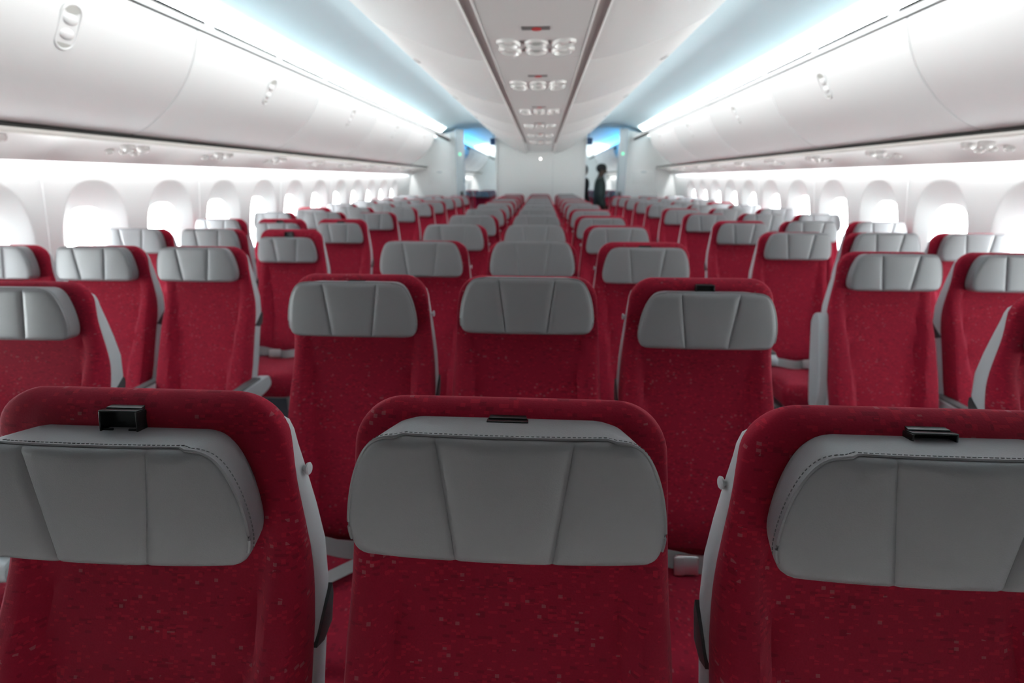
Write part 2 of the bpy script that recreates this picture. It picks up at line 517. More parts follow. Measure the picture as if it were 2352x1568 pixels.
block_x = {'centre': (-SP, 0, SP), 'left': (-(AISLE + SP + 2 * SP), -(AISLE + SP + SP), -(AISLE + SP)), 'right': (AISLE + SP, AISLE + SP + SP, AISLE + SP + 2 * SP)}
seat_pos = {'centre': ('left seat', 'middle seat', 'right seat'), 'left': ('window seat', 'middle seat', 'aisle seat'), 'right': ('aisle seat', 'middle seat', 'window seat')}
ORD = ['', 'front', 'second', 'third', 'fourth', 'fifth', 'sixth', 'seventh', 'eighth', 'ninth', 'tenth', 'eleventh', 'last']
offs = {('centre', 1): (-.024, 0, -.008), ('centre', 2): (.000, .016, -.016), ('centre', 3): (.012, .016, -.006), ('centre', 4): (.014, .014, .002),
        ('centre', 5): (.012, .014, -.004), ('centre', 6): (.012, .014, .000), ('left', 2): (0, 0, .004), ('left', 3): (.012, .010, .012), ('left', 4): (.014, .012, -.032),
        ('left', 5): (.008, -.018, -.016), ('left', 6): (.010, .012, .006), ('right', 2): (.004, .0, .0), ('right', 3): (.008, .008, 0), ('right', 4): (.010, .012, .010),
        ('right', 5): (-.004, .012, .010), ('right', 6): (.004, .010, .010)}
used = {'c': False, 's': False}
def look(off):
    return 'lowered grey headrest' if off < -.012 else 'raised grey headrest' if off > .009 else 'grey headrest'
def place_seat(block, i, y, off, label, group, raised=False, lift=None):
    proto = seat_c if block == 'centre' else seat_s
    key = 'c' if block == 'centre' else 's'
    lf = CENTRE_LIFT if block == 'centre' else -FZ
    r = copy_tree(PROTO[key], None)
    r.location = (block_x[block][i], y, FZ)
    for ch in list(r.children):
        if ch.name.startswith('coat_hook') and not ((i == 0 and ch['side'] > 0) or (i == 2 and ch['side'] < 0)): bpy.data.objects.remove(ch)
    for ch in list(r.children):
        if ch.name.startswith('seat_belt'):
            for q in list(ch.children):
                if q.name.startswith('belt_tail') and not (block == 'centre' and i == 0): bpy.data.objects.remove(q)
                elif q.name.startswith('belt_buckle') and i == 0: q.location.x = .06
    h = [c for c in r.children if c.name.startswith('headrest') and not c.name.startswith('headrest_b')][0]
    headrest_pose(h, lf, off)
    return tag(r, label, 'seat', group)
PROTO = {'c': seat_c, 's': seat_s}
def add_arm(r, x, raised, lf):
    a = copy_tree(arm_up if raised else arm_down, r)
    a.location = (x, 0, lf)
rows = []
seats_done = []
for row in range(1, NROW + 1):
    for block in ('centre', 'left', 'right'):
        for i in range(3):
            if row == 1 and block != 'centre': continue
            if row == 2 and ((block == 'left' and i < 2) or (block == 'right' and i > 0)): continue
            if row == 3 and block == 'right' and i == 2: continue
            off = offs[(block, row)][i] if (block, row) in offs else random.choice((.012, .012, .014, .010, .0, -.012))
            bl = {'centre': 'centre block', 'left': 'left block', 'right': 'right block'}[block]
            lab = 'red %s, %s, %s row of the %s' % (seat_pos[block][i], look(off), ORD[row], bl)
            seats_done.append((block, i, Y1 + (row - 1) * PITCH, off, lab, 'seats in the %s' % bl, row))
# far cabin beyond the partitions: aisle-side seats seen through the two openings
for k in range(3):
    for block in ('left', 'right'):
        for i in ((1, 2) if block == 'left' else (0, 1)):
            w = ('nearest', 'middle', 'farthest')[k]
            seats_done.append((block, i, 12.75 + .80 * k, .0, 'dim red %s, %s row beyond the %s partition' % (seat_pos[block][i], w, block), 'seats in the cabin beyond', 99))
roots = []
for (block, i, y, off, lab, grp, row) in seats_done:
    r = place_seat(block, i, y, off, lab, grp); roots.append((r, block, i, row))
for r, block, i, row in roots:
    lf = CENTRE_LIFT if block == 'centre' else -FZ
    up_ = block == 'right' and i == 0 and row == 3
    add_arm(r, -.2215 if not (block == 'left' and i == 0) else -.2215, up_, lf)
    if i == 2: add_arm(r, .2215, False, lf)
for a in (arm_down, arm_up, seat_c, seat_s):
    for q in list(a.children):
        for ch in list(q.children): bpy.data.objects.remove(ch)
    for ch in list(a.children): bpy.data.objects.remove(ch)
    bpy.data.objects.remove(a)

# ------------------------------------------------------------------ shell of the cabin
def wall_x(z):
    return interp([(0, 2.60), (.35, 2.675), (.60, 2.690), (.75, 2.680), (.90, 2.655), (1.05, 2.625), (1.2, 2.597), (1.4, 2.562), (1.47, 2.550), (1.58, 2.535)], z)
def glass_x(z): return wall_x(z) + .052 + .022 * smooth(.95, 1.28, z)
GZ, GH, GW = 1.247 - .236, .236, .152          # glass centre and half sizes
OZ, OH, OW = 1.015, .378, .228                 # mouth of the reveal
def sup(a, hw, hh, n):
    ca, sa = math.cos(a), math.sin(a)
    return hw * math.copysign(abs(ca) ** (2 / n), ca), hh * math.copysign(abs(sa) ** (2 / n), sa)

wn = [0]
def build_wall(side, s, centres, z_lo=0.0, z_hi=1.58):
    mb = MB(); N = 72
    zA, zB = .58, 1.44
    for yc in centres:
        def pt(y, z, x): return (s * x, yc + y, z)
        rect = []
        hw, hh, cz = Q / 2, (zB - zA) / 2, (zA + zB) / 2
        angs = [2 * PI * k / N for k in range(N)]
        corner = [math.atan2(hh * b, hw * a) % (2 * PI) for a, b in ((1, 1), (-1, 1), (-1, -1), (1, -1))]
        ca = list(angs)
        for c in corner:
            j = min(range(N), key=lambda q: abs(ca[q] - c)); ca[j] = c
        for a in ca:
            t = min(hw / max(1e-6, abs(math.cos(a))), hh / max(1e-6, abs(math.sin(a))))
            y, z = t * math.cos(a), cz + t * math.sin(a); rect.append(pt(y, z, wall_x(z)))
        rings = [rect]
        def blend(u):
            ring = []
            for a in ca:
                y0, z0 = sup(a, OW, OH, 2.5); y1, z1 = sup(a, GW, GH, 2.9)
                y = y0 + (y1 - y0) * u; z = (OZ + z0) * (1 - u) + (GZ + z1) * u
                xw = wall_x(z); xg = glass_x(z)
                k = u * u * (1.6 - .6 * u)
                ring.append(pt(y, z, xw + (xg - xw) * (.10 * u + .90 * (u ** 1.15))))
            return ring
        mid = []
        for a in ca:
            y0, z0 = sup(a, OW * 1.05, OH * 1.03, 2.5); z = OZ + z0; mid.append(pt(y0, z, wall_x(z)))
        rings.append(mid)
        for u in (0, .04, .15, .35, .6, .85, 1): rings.append(blend(u))
        last = rings[-1]
        rings.append([(x + s * .13, y, z) for x, y, z in last])
        mb.loft(rings, caps=False)
    y0, y1 = centres[0] - Q / 2, centres[-1] + Q / 2
    gaps = [(a + Q / 2, b - Q / 2) for a, b in zip(centres, centres[1:]) if b - a > Q * 1.2]
    def strip(ya, yb, zs):
        vs = [(s * wall_x(z), y, z) for y in (ya, yb) for z in zs]; n = len(zs)
        mb.add(vs, [(k, k + 1, n + k + 1, n + k) for k in range(n - 1)])
    strip(y0, y1, [FZ - .02, 0, .1, .2, .35, .5, .58]); strip(y0, y1, [1.44, 1.47, 1.52, 1.58])
    allz = [FZ - .02, 0, .1, .2, .35, .5, .58, .6, .75, .9, 1.05, 1.2, 1.4, 1.44, 1.47, 1.58]
    strip(Y_FRONT, y0, allz); strip(y1, Y_FAR, allz)
    for a, b in gaps: strip(a, b, allz[allz.index(.6) - 1:allz.index(1.44) + 1])
    o = mb.build('wall_' + side, M['wall']); struct(o)
    for yc in centres:
        wn[0] += 1
        ring = []; 
        for k in range(48):
            y, z = sup(2 * PI * k / 48, GW + .004, GH + .004, 2.9); z += GZ
            ring.append((s * (glass_x(z) + .035), yc + y, z))
        g = MB().loft([ring, [(x + s * .004, y, z) for x, y, z in ring]])
        struct(g.build('window_%d' % wn[0], M['glass']))
        p = bpy.data.lights.new('window_portal', 'AREA'); p.shape = 'RECTANGLE'; p.size = .36; p.size_y = .54
        p.cycles.is_portal = True
        po = bpy.data.objects.new('window_portal', p); COL.objects.link(po)
        po.matrix_world = Matrix.Translation((s * 2.90, yc, GZ)) @ Vector((s, 0, 0)).to_track_quat('Z', 'Y').to_matrix().to_4x4()
    return o
build_wall('left', -1, [WL0 + Q * k for k in range(-4, 11)] + [13.3 + Q * k for k in range(8)])
build_wall('right', 1, [WR0 + Q * k for k in range(-5, 10)] + [13.3 + Q * k for k in range(8)])
# thin joint covers between the sidewall panels
tn = [0]
def trim(mb, m):
    tn[0] += 1; return struct(mb.build('trim_%d' % tn[0], m))
for s, y0 in ((-1, 2.8118 - Q / 2), (1, 3.3791 + Q / 2)):
    for k in range(-1, 4):
        y = y0 + 2 * Q * k * 1.0
        if y > 9.3: continue
        mb = MB(); rings = []
        for z in [.3, .6, .75, .9, 1.05, 1.2, 1.4, 1.47, 1.56]:
            x = s * (wall_x(z)); rings.append([(x + s * .002, y - .006, z), (x - s * .0035, y - .004, z), (x - s * .0035, y + .004, z), (x + s * .002, y + .006, z)])
        trim(mb.loft(rings), M['wall'])

struct(MB().box((0, (Y_FRONT + Y_FAR) / 2, FZ - .03), (5.4, Y_FAR - Y_FRONT, .06)).build('floor', M['carpet']))
# crown above the fittings, closing the tube
crown = [(2.70, 1.50), (2.70, 1.62), (2.62, 1.95), (2.42, 2.30), (2.05, 2.60), (1.2, 2.82), (0, 2.90)]
crown = crown + [(-x, z) for x, z in reversed(crown[:-1])]
outer = [(x * 1.02, z + .04) for x, z in crown]
trim(MB().prism(crown + outer[::-1], Y_FRONT, Y_FAR), M['part'])
for s in (-1, 1):   # closes wall top to crown
    trim(MB().box((s * 2.62, (Y_FRONT + Y_FAR) / 2, 1.59), (.24, Y_FAR - Y_FRONT, .03)), M['part'])
struct(MB().box((0, Y_FRONT - .03, 1.45), (5.5, .06, 3.0)).build('wall_front', M['galley']))  # unseen wall behind the camera, made dark to dim the front seats
struct(MB().box((0, Y_FAR + .03, 1.45), (5.5, .06, 3.0)).build('wall_back', M['part']))

# ceiling panels over the two aisles
half = catmull([(.70, 2.285), (.85, 2.335), (1.05, 2.395), (1.30, 2.420), (1.55, 2.400), (1.78, 2.335), (1.94, 2.240), (2.02, 2.13)], 5)
bounds = [Y_FRONT, -.20, 1.25, 2.70, 4.15, 5.60, 7.05, 8.50, 9.95, 11.25, 12.55, 14.0, 15.5, 17.0, Y_FAR]
mb = MB()
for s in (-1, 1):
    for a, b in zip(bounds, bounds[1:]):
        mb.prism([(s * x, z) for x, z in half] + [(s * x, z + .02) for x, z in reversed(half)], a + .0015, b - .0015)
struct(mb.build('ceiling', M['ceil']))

# ------------------------------------------------------------------ outboard overhead bins
door_c = catmull([(1.722, 2.116), (1.729, 2.085), (1.772, 1.985), (1.838, 1.884), (1.935, 1.783), (2.045, 1.700), (2.13, 1.652), (2.18, 1.634), (2.205, 1.632)], 5)
def offset_in(c, d):
    out = []
    for i, (x, z) in enumerate(c):
        a = c[max(0, i - 1)]; b = c[min(len(c) - 1, i + 1)]
        tx, tz = b[0] - a[0], b[1] - a[1]; L = math.hypot(tx, tz)
        out.append((x - tz / L * d, z + tx / L * d))
    return out
door_in = offset_in(door_c, .022)
BINL = 1.45
def make_side_bin(s, length):
    root = empty('overhead_bin')
    h = length / 2
    back = [(x, z) for x, z in offset_in(door_c, .024)]
    body = back + [(2.30, 1.66), (2.44, 1.72), (2.46, 1.95), (2.34, 2.10), (2.05, 2.118), (1.80, 2.118)]
    MB().prism([(s * x, z) for x, z in body], -h + .002, h - .002).build('bin_body', M['bin'], root)
    # door with softly rolled ends
    rings = []
    for y, d in ((-h + .003, .014), (-h + .0045, .006), (-h + .008, .002), (-h + .014, 0), (h - .014, 0), (h - .008, .002), (h - .0045, .006), (h - .003, .014)):
        oc = offset_in(door_c, d)
        rings.append([(s * x, y, z) for x, z in oc] + [(s * x, y, z) for x, z in reversed(door_in)])
    MB().loft(rings).build('bin_door', M['bin'], root)
    # latch: recessed pill with two thumb pads
    c = Vector((s * 1.7925, .036, 1.957)); tng = Vector((s * (1.772 - 1.838), 0, 1.985 - 1.884)).normalized(); nrm = Vector((-s * tng.z * 1, 0, -abs(tng.x) * 1)).normalized()
    yv = Vector((0, 1, 0)); fr = Matrix((yv, tng, nrm)).transposed()
    def L(p): return c + fr @ Vector(p)
    lt = MB()
    def pill(w, hgt, n=12):
        return [(w * math.cos(k * PI / n), hgt + w * math.sin(k * PI / n)) for k in range(n + 1)] + [(-w * math.cos(k * PI / n), -hgt - w * math.sin(k * PI / n)) for k in range(n + 1)]
    lt.loft([[L((u, v, zz)) for u, v in pill(w, .047)] for w, zz in ((.046, -.006), (.046, .004), (.043, .007), (.038, .007), (.035, .002))])
    latch = lt.build('bin_latch', M['bin'], root)
    for sg in (1, -1):
        rc = MB().loft([[L((u, v + sg * .066, zz)) for u, v in [(.031 * math.cos(a), .017 * math.sin(a)) for a in [k * 2 * PI / 20 for k in range(20)]]] for zz in (.001, .0035)])
        rc.build('latch_recess', M['recess'], latch)
        MB().ellipsoid(L((0, sg * .028, .003)), (.031, .022, .011), rot=fr).build('latch_pad', M['bin'], latch)
    return root
bin_proto = {s: make_side_bin(s, BINL) for s in (-1, 1)}
num = ['nearest', 'second', 'third', 'fourth', 'fifth', 'sixth', 'seventh', 'eighth']
seam0 = 2.73
cents = [seam0 - BINL / 2 + BINL * k for k in range(-1, 5)]
cents = [c for c in cents if c + BINL / 2 < Y_END + .2]
for s, nm in ((-1, 'left'), (1, 'right')):
    first = True
    vis = 0
    for k, yc in enumerate(cents):
        r = bin_proto[s] if first else copy_tree(bin_proto[s]); first = False
        r.location = (0, yc, 0)
        tag(r, 'white curved overhead bin above the %s windows, %s from the camera' % (nm, num[k]), 'overhead bin', 'bins above the %s windows' % nm)
    yl = cents[-1] + BINL / 2
    for k in range(3):
        r = copy_tree(bin_proto[s]); r.location = (0, 13.3 + BINL * k, 0)
        tag(r, 'dim white overhead bin beyond the %s partition, %s of three' % (nm, ('nearest', 'middle', 'farthest')[k]), 'overhead bin', 'bins in the cabin beyond')
print('last bin end', cents[-1] + BINL / 2)
LAST_BIN = cents[-1] + BINL / 2

# valance above the bins, with dark air slots, gap lines and the strip under the bins
spans = [(Y_FRONT, Y_END), (12.4, Y_FAR)]
for s in (-1, 1):
    for (ya, yb) in spans:
        if ya < 0: trim(MB().prism([(s * x, z) for x, z in [(1.722, 2.128), (1.742, 2.184), (1.760, 2.192), (1.775, 2.190), (1.775, 2.128)]], ya, Y_FAR), M['bin'])
        trim(MB().prism([(s * x, z) for x, z in [(1.736, 2.100), (1.736, 2.135), (1.79, 2.135), (1.79, 2.119), (1.775, 2.119), (1.775, 2.100)]], ya, yb), M['dark'])
        trim(MB().prism([(s * x, z) for x, z in [(2.200, 1.611), (2.200, 1.637), (2.30, 1.650), (2.30, 1.611)]], ya, yb), M['dark'])
        trim(MB().prism([(s * x, z) for x, z in [(2.196, 1.590), (2.192, 1.596), (2.194, 1.611), (2.222, 1.613), (2.225, 1.588)]], ya, yb), M['lip'])
    sl = MB()
    k = -5
    while 2.905 + .7225 * k < Y_END - .6:
        y = 2.905 + .7225 * k
        a = math.atan2(.020, .056)
        sl.box((s * 1.7375, y + .315, 2.172), (.010, .632, .014), .0, Matrix.Rotation(s * a, 3, 'Y')); k += 1
    trim(sl, M['dark'])

# window-side service panels with reading lights and air nozzles
psu_c = catmull([(2.222, 1.590), (2.30, 1.586), (2.38, 1.566), (2.45, 1.528), (2.492, 1.490)], 5)
def dome(mb, c, n, r, hgt, seg=18):
    q = Vector(n).to_track_quat('Z', 'Y').to_matrix().to_4x4()
    mb.lathe([(r, -.004), (r, hgt * .35), (r * .93, hgt * .75), (r * .80, hgt), (r * .70, hgt * .8), (r * .62, hgt * .35), (r * .2, hgt * .2), (r * .02, hgt * .2)], Matrix.Translation(c) @ q, seg)
def make_side_psu(s, length):
    root = empty('service_panel')
    h = length / 2
    top = [(x, z + .016) for x, z in psu_c]
    MB().prism([(s * x, z) for x, z in psu_c] + [(s * x, z) for x, z in reversed(top)], -h + .001, h - .001).build('panel', M['psu'], root)
    n = Vector((-s * .25, 0, -1)).normalized()
    for yy, xx, zz, r in ((-.055, 2.318, 1.581, .036), (.055, 2.318, 1.581, .036)):
        mb = MB(); q = Vector(n).to_track_quat('Z', 'Y').to_matrix().to_4x4()
        mb.lathe([(r, -.004), (r, .010), (r * .85, .022), (r * .55, .028), (r * .45, .022), (r * .05, .020)], Matrix.Translation((s * xx, yy, zz)) @ q, 18)
        mb.build('reading_light', M['ring'], root)
    n2 = Vector((-s * .5, 0, -1)).normalized()
    for yy, xx, zz in ((-.09, 2.405, 1.552), (0, 2.395, 1.556), (.09, 2.405, 1.552)):
        mb = MB(); dome(mb, (s * xx, yy, zz), n2, .024, .014); mb.build('air_nozzle', M['ring'], root)
    return root
PSUL = .8128
for s, nm in ((-1, 'left'), (1, 'right')):
    p = make_side_psu(s, PSUL); first = True; k = 0
    yc = 2.88 - PSUL * 2
    while yc + PSUL / 2 < Y_END + .05:
        r = p if first else copy_tree(p); first = False
        r.location = (0, yc, 0)
        nn = ('nearest', 'second', 'third', 'fourth', 'fifth', 'sixth', 'seventh', 'eighth', 'ninth', 'tenth', 'eleventh', 'last')[k]
        tag(r, 'white service panel with reading lights under the %s bins, %s from the camera' % (nm, nn), 'service panel', 'service panels under the %s bins' % nm)
        yc += PSUL; k += 1
    trim(MB().prism([(s * x, z) for x, z in psu_c] + [(s * x, z + .016) for x, z in reversed(psu_c)], yc - PSUL / 2 + .002, Y_END), M['psu'])
    trim(MB().prism([(s * x, z) for x, z in psu_c] + [(s * x, z + .016) for x, z in reversed(psu_c)], 12.4, Y_FAR), M['psu'])

# ------------------------------------------------------------------ centre bins and service channel
cb = catmull([(.256, 1.985), (.258, 1.958), (.30, 1.957), (.42, 1.982), (.58, 2.034), (.72, 2.090), (.81, 2.136), (.845, 2.164), (.850, 2.182), (.835, 2.205)], 4)
def make_centre_bin(s, length):
    root = empty('overhead_bin'); h = length / 2
    inn = offset_in(cb, .016)
    rings = []
    for y, d in ((-h + .0015, .010), (-h + .004, .003), (-h + .008, 0), (h - .008, 0), (h - .004, .003), (h - .0015, .010)):
        oc = offset_in(cb, d); rings.append([(s * x, y, z) for x, z in oc] + [(s * x, y, z) for x, z in reversed(inn)])
    MB().loft(rings).build('bin_door', M['cbin'], root)
    MB().prism([(s * x, z) for x, z in offset_in(cb, .017)] + [(s * .70, 2.25), (s * .262, 2.25)], -h + .002, h - .002).build('bin_body', M['cbin'], root)
    lt = MB(); c = Vector((s * .770, 0, 2.1135))
    lt.loft([[c + Vector((s * .030 * math.cos(a) * k, .055 * math.sin(a) * k, .014 * math.cos(a) * k + dz)) for a in [q * 2 * PI / 20 for q in range(20)]] for k, dz in ((1, .004), (1, -.003), (.85, -.004))])
    o = lt.build('bin_latch', M['cbin'], root)
    rc = MB(); rc.loft([[c + Vector((s * .022 * math.cos(a), .035 * max(0, math.sin(a)) - .01, .0105 * math.cos(a) + dz)) for a in [q * 2 * PI / 16 for q in range(16)]] for dz in (-.003, -.0055)])
    rc.build('latch_recess', M['hinge'], o)
    return root
for s, nm in ((-1, 'left'), (1, 'right')):
    p = make_centre_bin(s, BINL); first = True
    for k, yc in enumerate(cents):
        r = p if first else copy_tree(p); first = False
        r.location = (0, yc - .03, 0)
        tag(r, 'white centre overhead bin over the %s aisle side, %s from the camera' % (nm, num[k]), 'overhead bin', 'centre bins on the %s side' % nm)
# end fairing of the centre bins, top board and dark side gaps
yE = cents[-1] + BINL / 2 - .03
full = [(-x, z) for x, z in reversed(cb)] + list(cb)
fair = []
for y, dz in ((yE + .001, 0), (yE + .12, -.02), (Y_END - .002, -.085)):
    fair.append([(x, y, z + dz * (1 - smooth(.25, .85, abs(x)))) for x, z in full] + [(.70, y, 2.25), (-.70, y, 2.25)])
if Y_END - yE > .15: trim(MB().loft(fair), M['cbin'])
for s in (-1, 1):
    trim(MB().prism([(s * .212, 1.966), (s * .262, 1.964), (s * .262, 1.998), (s * .212, 1.998)], Y_FRONT, yE), M['brown'])
    trim(MB().prism([(s * .206, 1.954), (s * .214, 1.956), (s * .216, 1.990), (s * .206, 1.990)], Y_FRONT, yE), M['cbin'])
trim(MB().box((0, (Y_FRONT + Y_END) / 2, 2.262), (1.50, Y_END - Y_FRONT, .02)), M['cbin'])

def make_centre_psu(length, cl, sg):
    root = empty('service_panel')
    arc = [(-.2055, 1.957), (-.15, 1.952), (-.07, 1.948), (0, 1.947), (.07, 1.948), (.15, 1.952), (.2055, 1.957)]
    MB().prism(arc + [(x, z + .016) for x, z in reversed(arc)], .0015, length - .0015).build('panel', M['psu'], root)
    for xx in (-.118, 0, .118):
        for dy in (-.062, .062):
            mb = MB(); tilt = Vector((xx * .9, -.05, -1)).normalized()
            q = tilt.to_track_quat('Z', 'Y').to_matrix().to_4x4(); r = .052
            C0 = Matrix.Translation((xx, cl + dy, 1.950)) @ q
            mb.lathe([(r, -.006), (r, .006), (r * .92, .013), (r * .80, .014), (r * .70, .006), (r * .62, .001), (r * .02, -.001)], C0, 24)
            o = mb.build('reading_light' if xx else 'air_nozzle', M['ring'], root)
            mb = MB()
            mb.lathe([(r * .40, -.002), (r * .40, .004), (r * .30, .009), (r * .02, .010)], C0, 16)
            mb.build('lens' if xx else 'nozzle_cap', M['lens'] if xx else M['recess'], o)
    a = MB().box((0, sg, 1.9465), (.108, .040, .004), .0015).build('no_smoking_sign', M['sign'], root)
    e = MB(); e.lathe([(.010, 0), (.019, 0), (.019, .0035), (.010, .0035)], Matrix.Translation((.003, sg, 1.9432 + .0015)) @ Matrix.Rotation(PI, 4, 'X'), 20)
    e.box((.003, sg, 1.9425), (.034, .006, .0015), 0, Matrix.Rotation(.7, 3, 'Z'))
    e.build('sign_symbol', M['signred'], a)
    return root
pb = [.72, 1.63, 2.62, 3.80, 5.00, 6.20, 7.40, 8.60, 9.90]
cl = [1.40, 2.40, 3.30, 4.52, 5.70, 6.90, 8.10, 9.28]
for k, (a, b) in enumerate(zip(pb, pb[1:])):
    b = min(b, yE)
    if b - a < .3: continue
    r = make_centre_psu(b - a, cl[k] - a, max(.05, cl[k] - .27 - a)); r.location = (0, a, 0)
    nn = ('nearest', 'second', 'third', 'fourth', 'fifth', 'sixth', 'seventh', 'eighth', 'ninth', 'last')[k]
    tag(r, 'warm grey centre ceiling service panel with six round fittings, %s from the camera' % nn, 'service panel', 'centre ceiling service panels')

# ------------------------------------------------------------------ partitions at the end of the cabin
BW = .855
pz = [(-BW, FZ), (BW, FZ), (BW, 2.32), (-BW, 2.32)]
struct(MB().prism(pz, Y_END, Y_END + .06).build('wall_partition', M['part']))
trim(MB().box((.02 + .22, Y_END - .001, 1.2), (.004, .002, 1.1)), M['post'])
for s in (-1, 1):
    trim(MB().box((s * (BW - .006), Y_END + .02, 1.15), (.03, .10, 2.30), .008), M['part'])
    MBp = MB().box((s * .78, Y_END - .006, 1.44), (.030, .012, .10), .004)
    o = MBp.build('coat_hook_plate', M['part']); tag(o, 'small white plate on the centre partition near its %s edge' % ('left' if s < 0 else 'right'), 'plate', 'partition plates')
    # side monuments
    xi = 1.475
    prof = [(xi + .16, FZ), (2.58, FZ), (2.69, .6), (2.62, 1.05), (2.54, 1.48), (2.54, 1.60), (2.45, 2.05), (xi + .16, 2.28)]
    nm = 'left' if s < 0 else 'right'
    mb = MB().prism([(s * x, z) for x, z in prof], Y_END, Y_END + 1.1)
    struct(mb.build('wall_monument_' + nm, M['part']))
    trim(MB().box((s * (xi + .08), Y_END + .02, 1.15), (.16, .16, 2.30), .02), M['post'])
    d = empty('stowage_door', (s * 1.97, Y_END, 1.44))
    MB().box((0, -.006, 0), (.42, .012, .24), .010).build('door_panel', M['part'], d)
    MB().box((0, -.013, .095), (.10, .006, .018), .002).build('door_handle', M['post'], d)
    tag(d, 'shallow white stowage door on the %s side partition' % nm, 'stowage door')
    g = empty('exit_lamp', (s * 1.545, Y_END - .065, 1.86))
    MB().box((0, .002, 0), (.055, .016, .065), .004).build('lamp_housing', M['part'], g)
    MB().box((0, -.007, 0), (.034, .006, .040), .002).build('lamp_lens', M['green'], g)
    tag(g, 'small green exit lamp on the grey post beside the %s aisle' % nm, 'lamp')
    ph = empty('wall_handset', (s * 1.53, Y_END - .062, 1.075))
    MB().box((0, -.012, 0), (.062, .034, .20), .008).build('cradle', M['black'], ph)
    MB().box((0, -.032, 0), (.040, .020, .17), .008).build('receiver', M['hinge'], ph)
    tag(ph, 'small dark handset low on the grey post beside the %s aisle' % nm, 'handset')
    # blue box hanging beyond the centre partition
    ex = empty('hanging_sign', (s * .985, Y_END + .95, 2.15))
    MB().box((0, 0, 0), (.15, .05, .13), .008).build('sign_box', M['exitbox'], ex)
    MB().tube([(0, 0, .06), (0, 0, .235)], .010, 8).build('hanger', M['exitbox'], ex)
    tag(ex, 'small dark blue sign box hanging over the %s aisle beyond the partition' % nm, 'sign')
o = empty('spot_lamp', (.0, Y_END - .012, 1.775))
MB().lathe([(.030, 0), (.030, .010), (.024, .014)], Matrix.Rotation(PI / 2, 4, 'X'), 20).build('lamp_rim', M['ring'], o)
MB().lathe([(.022, .010), (.018, .018), (.004, .022)], Matrix.Rotation(PI / 2, 4, 'X'), 20).build('lamp_lens', M['lamp'], o)
tag(o, 'small round white lamp high on the centre partition under the bins', 'lamp')
# low dark divider and seats' backdrop in the next cabin
struct(MB().box((-0.0, 16.9, 1.2), (1.5, .08, 2.4)).build('wall_galley', M['part']))
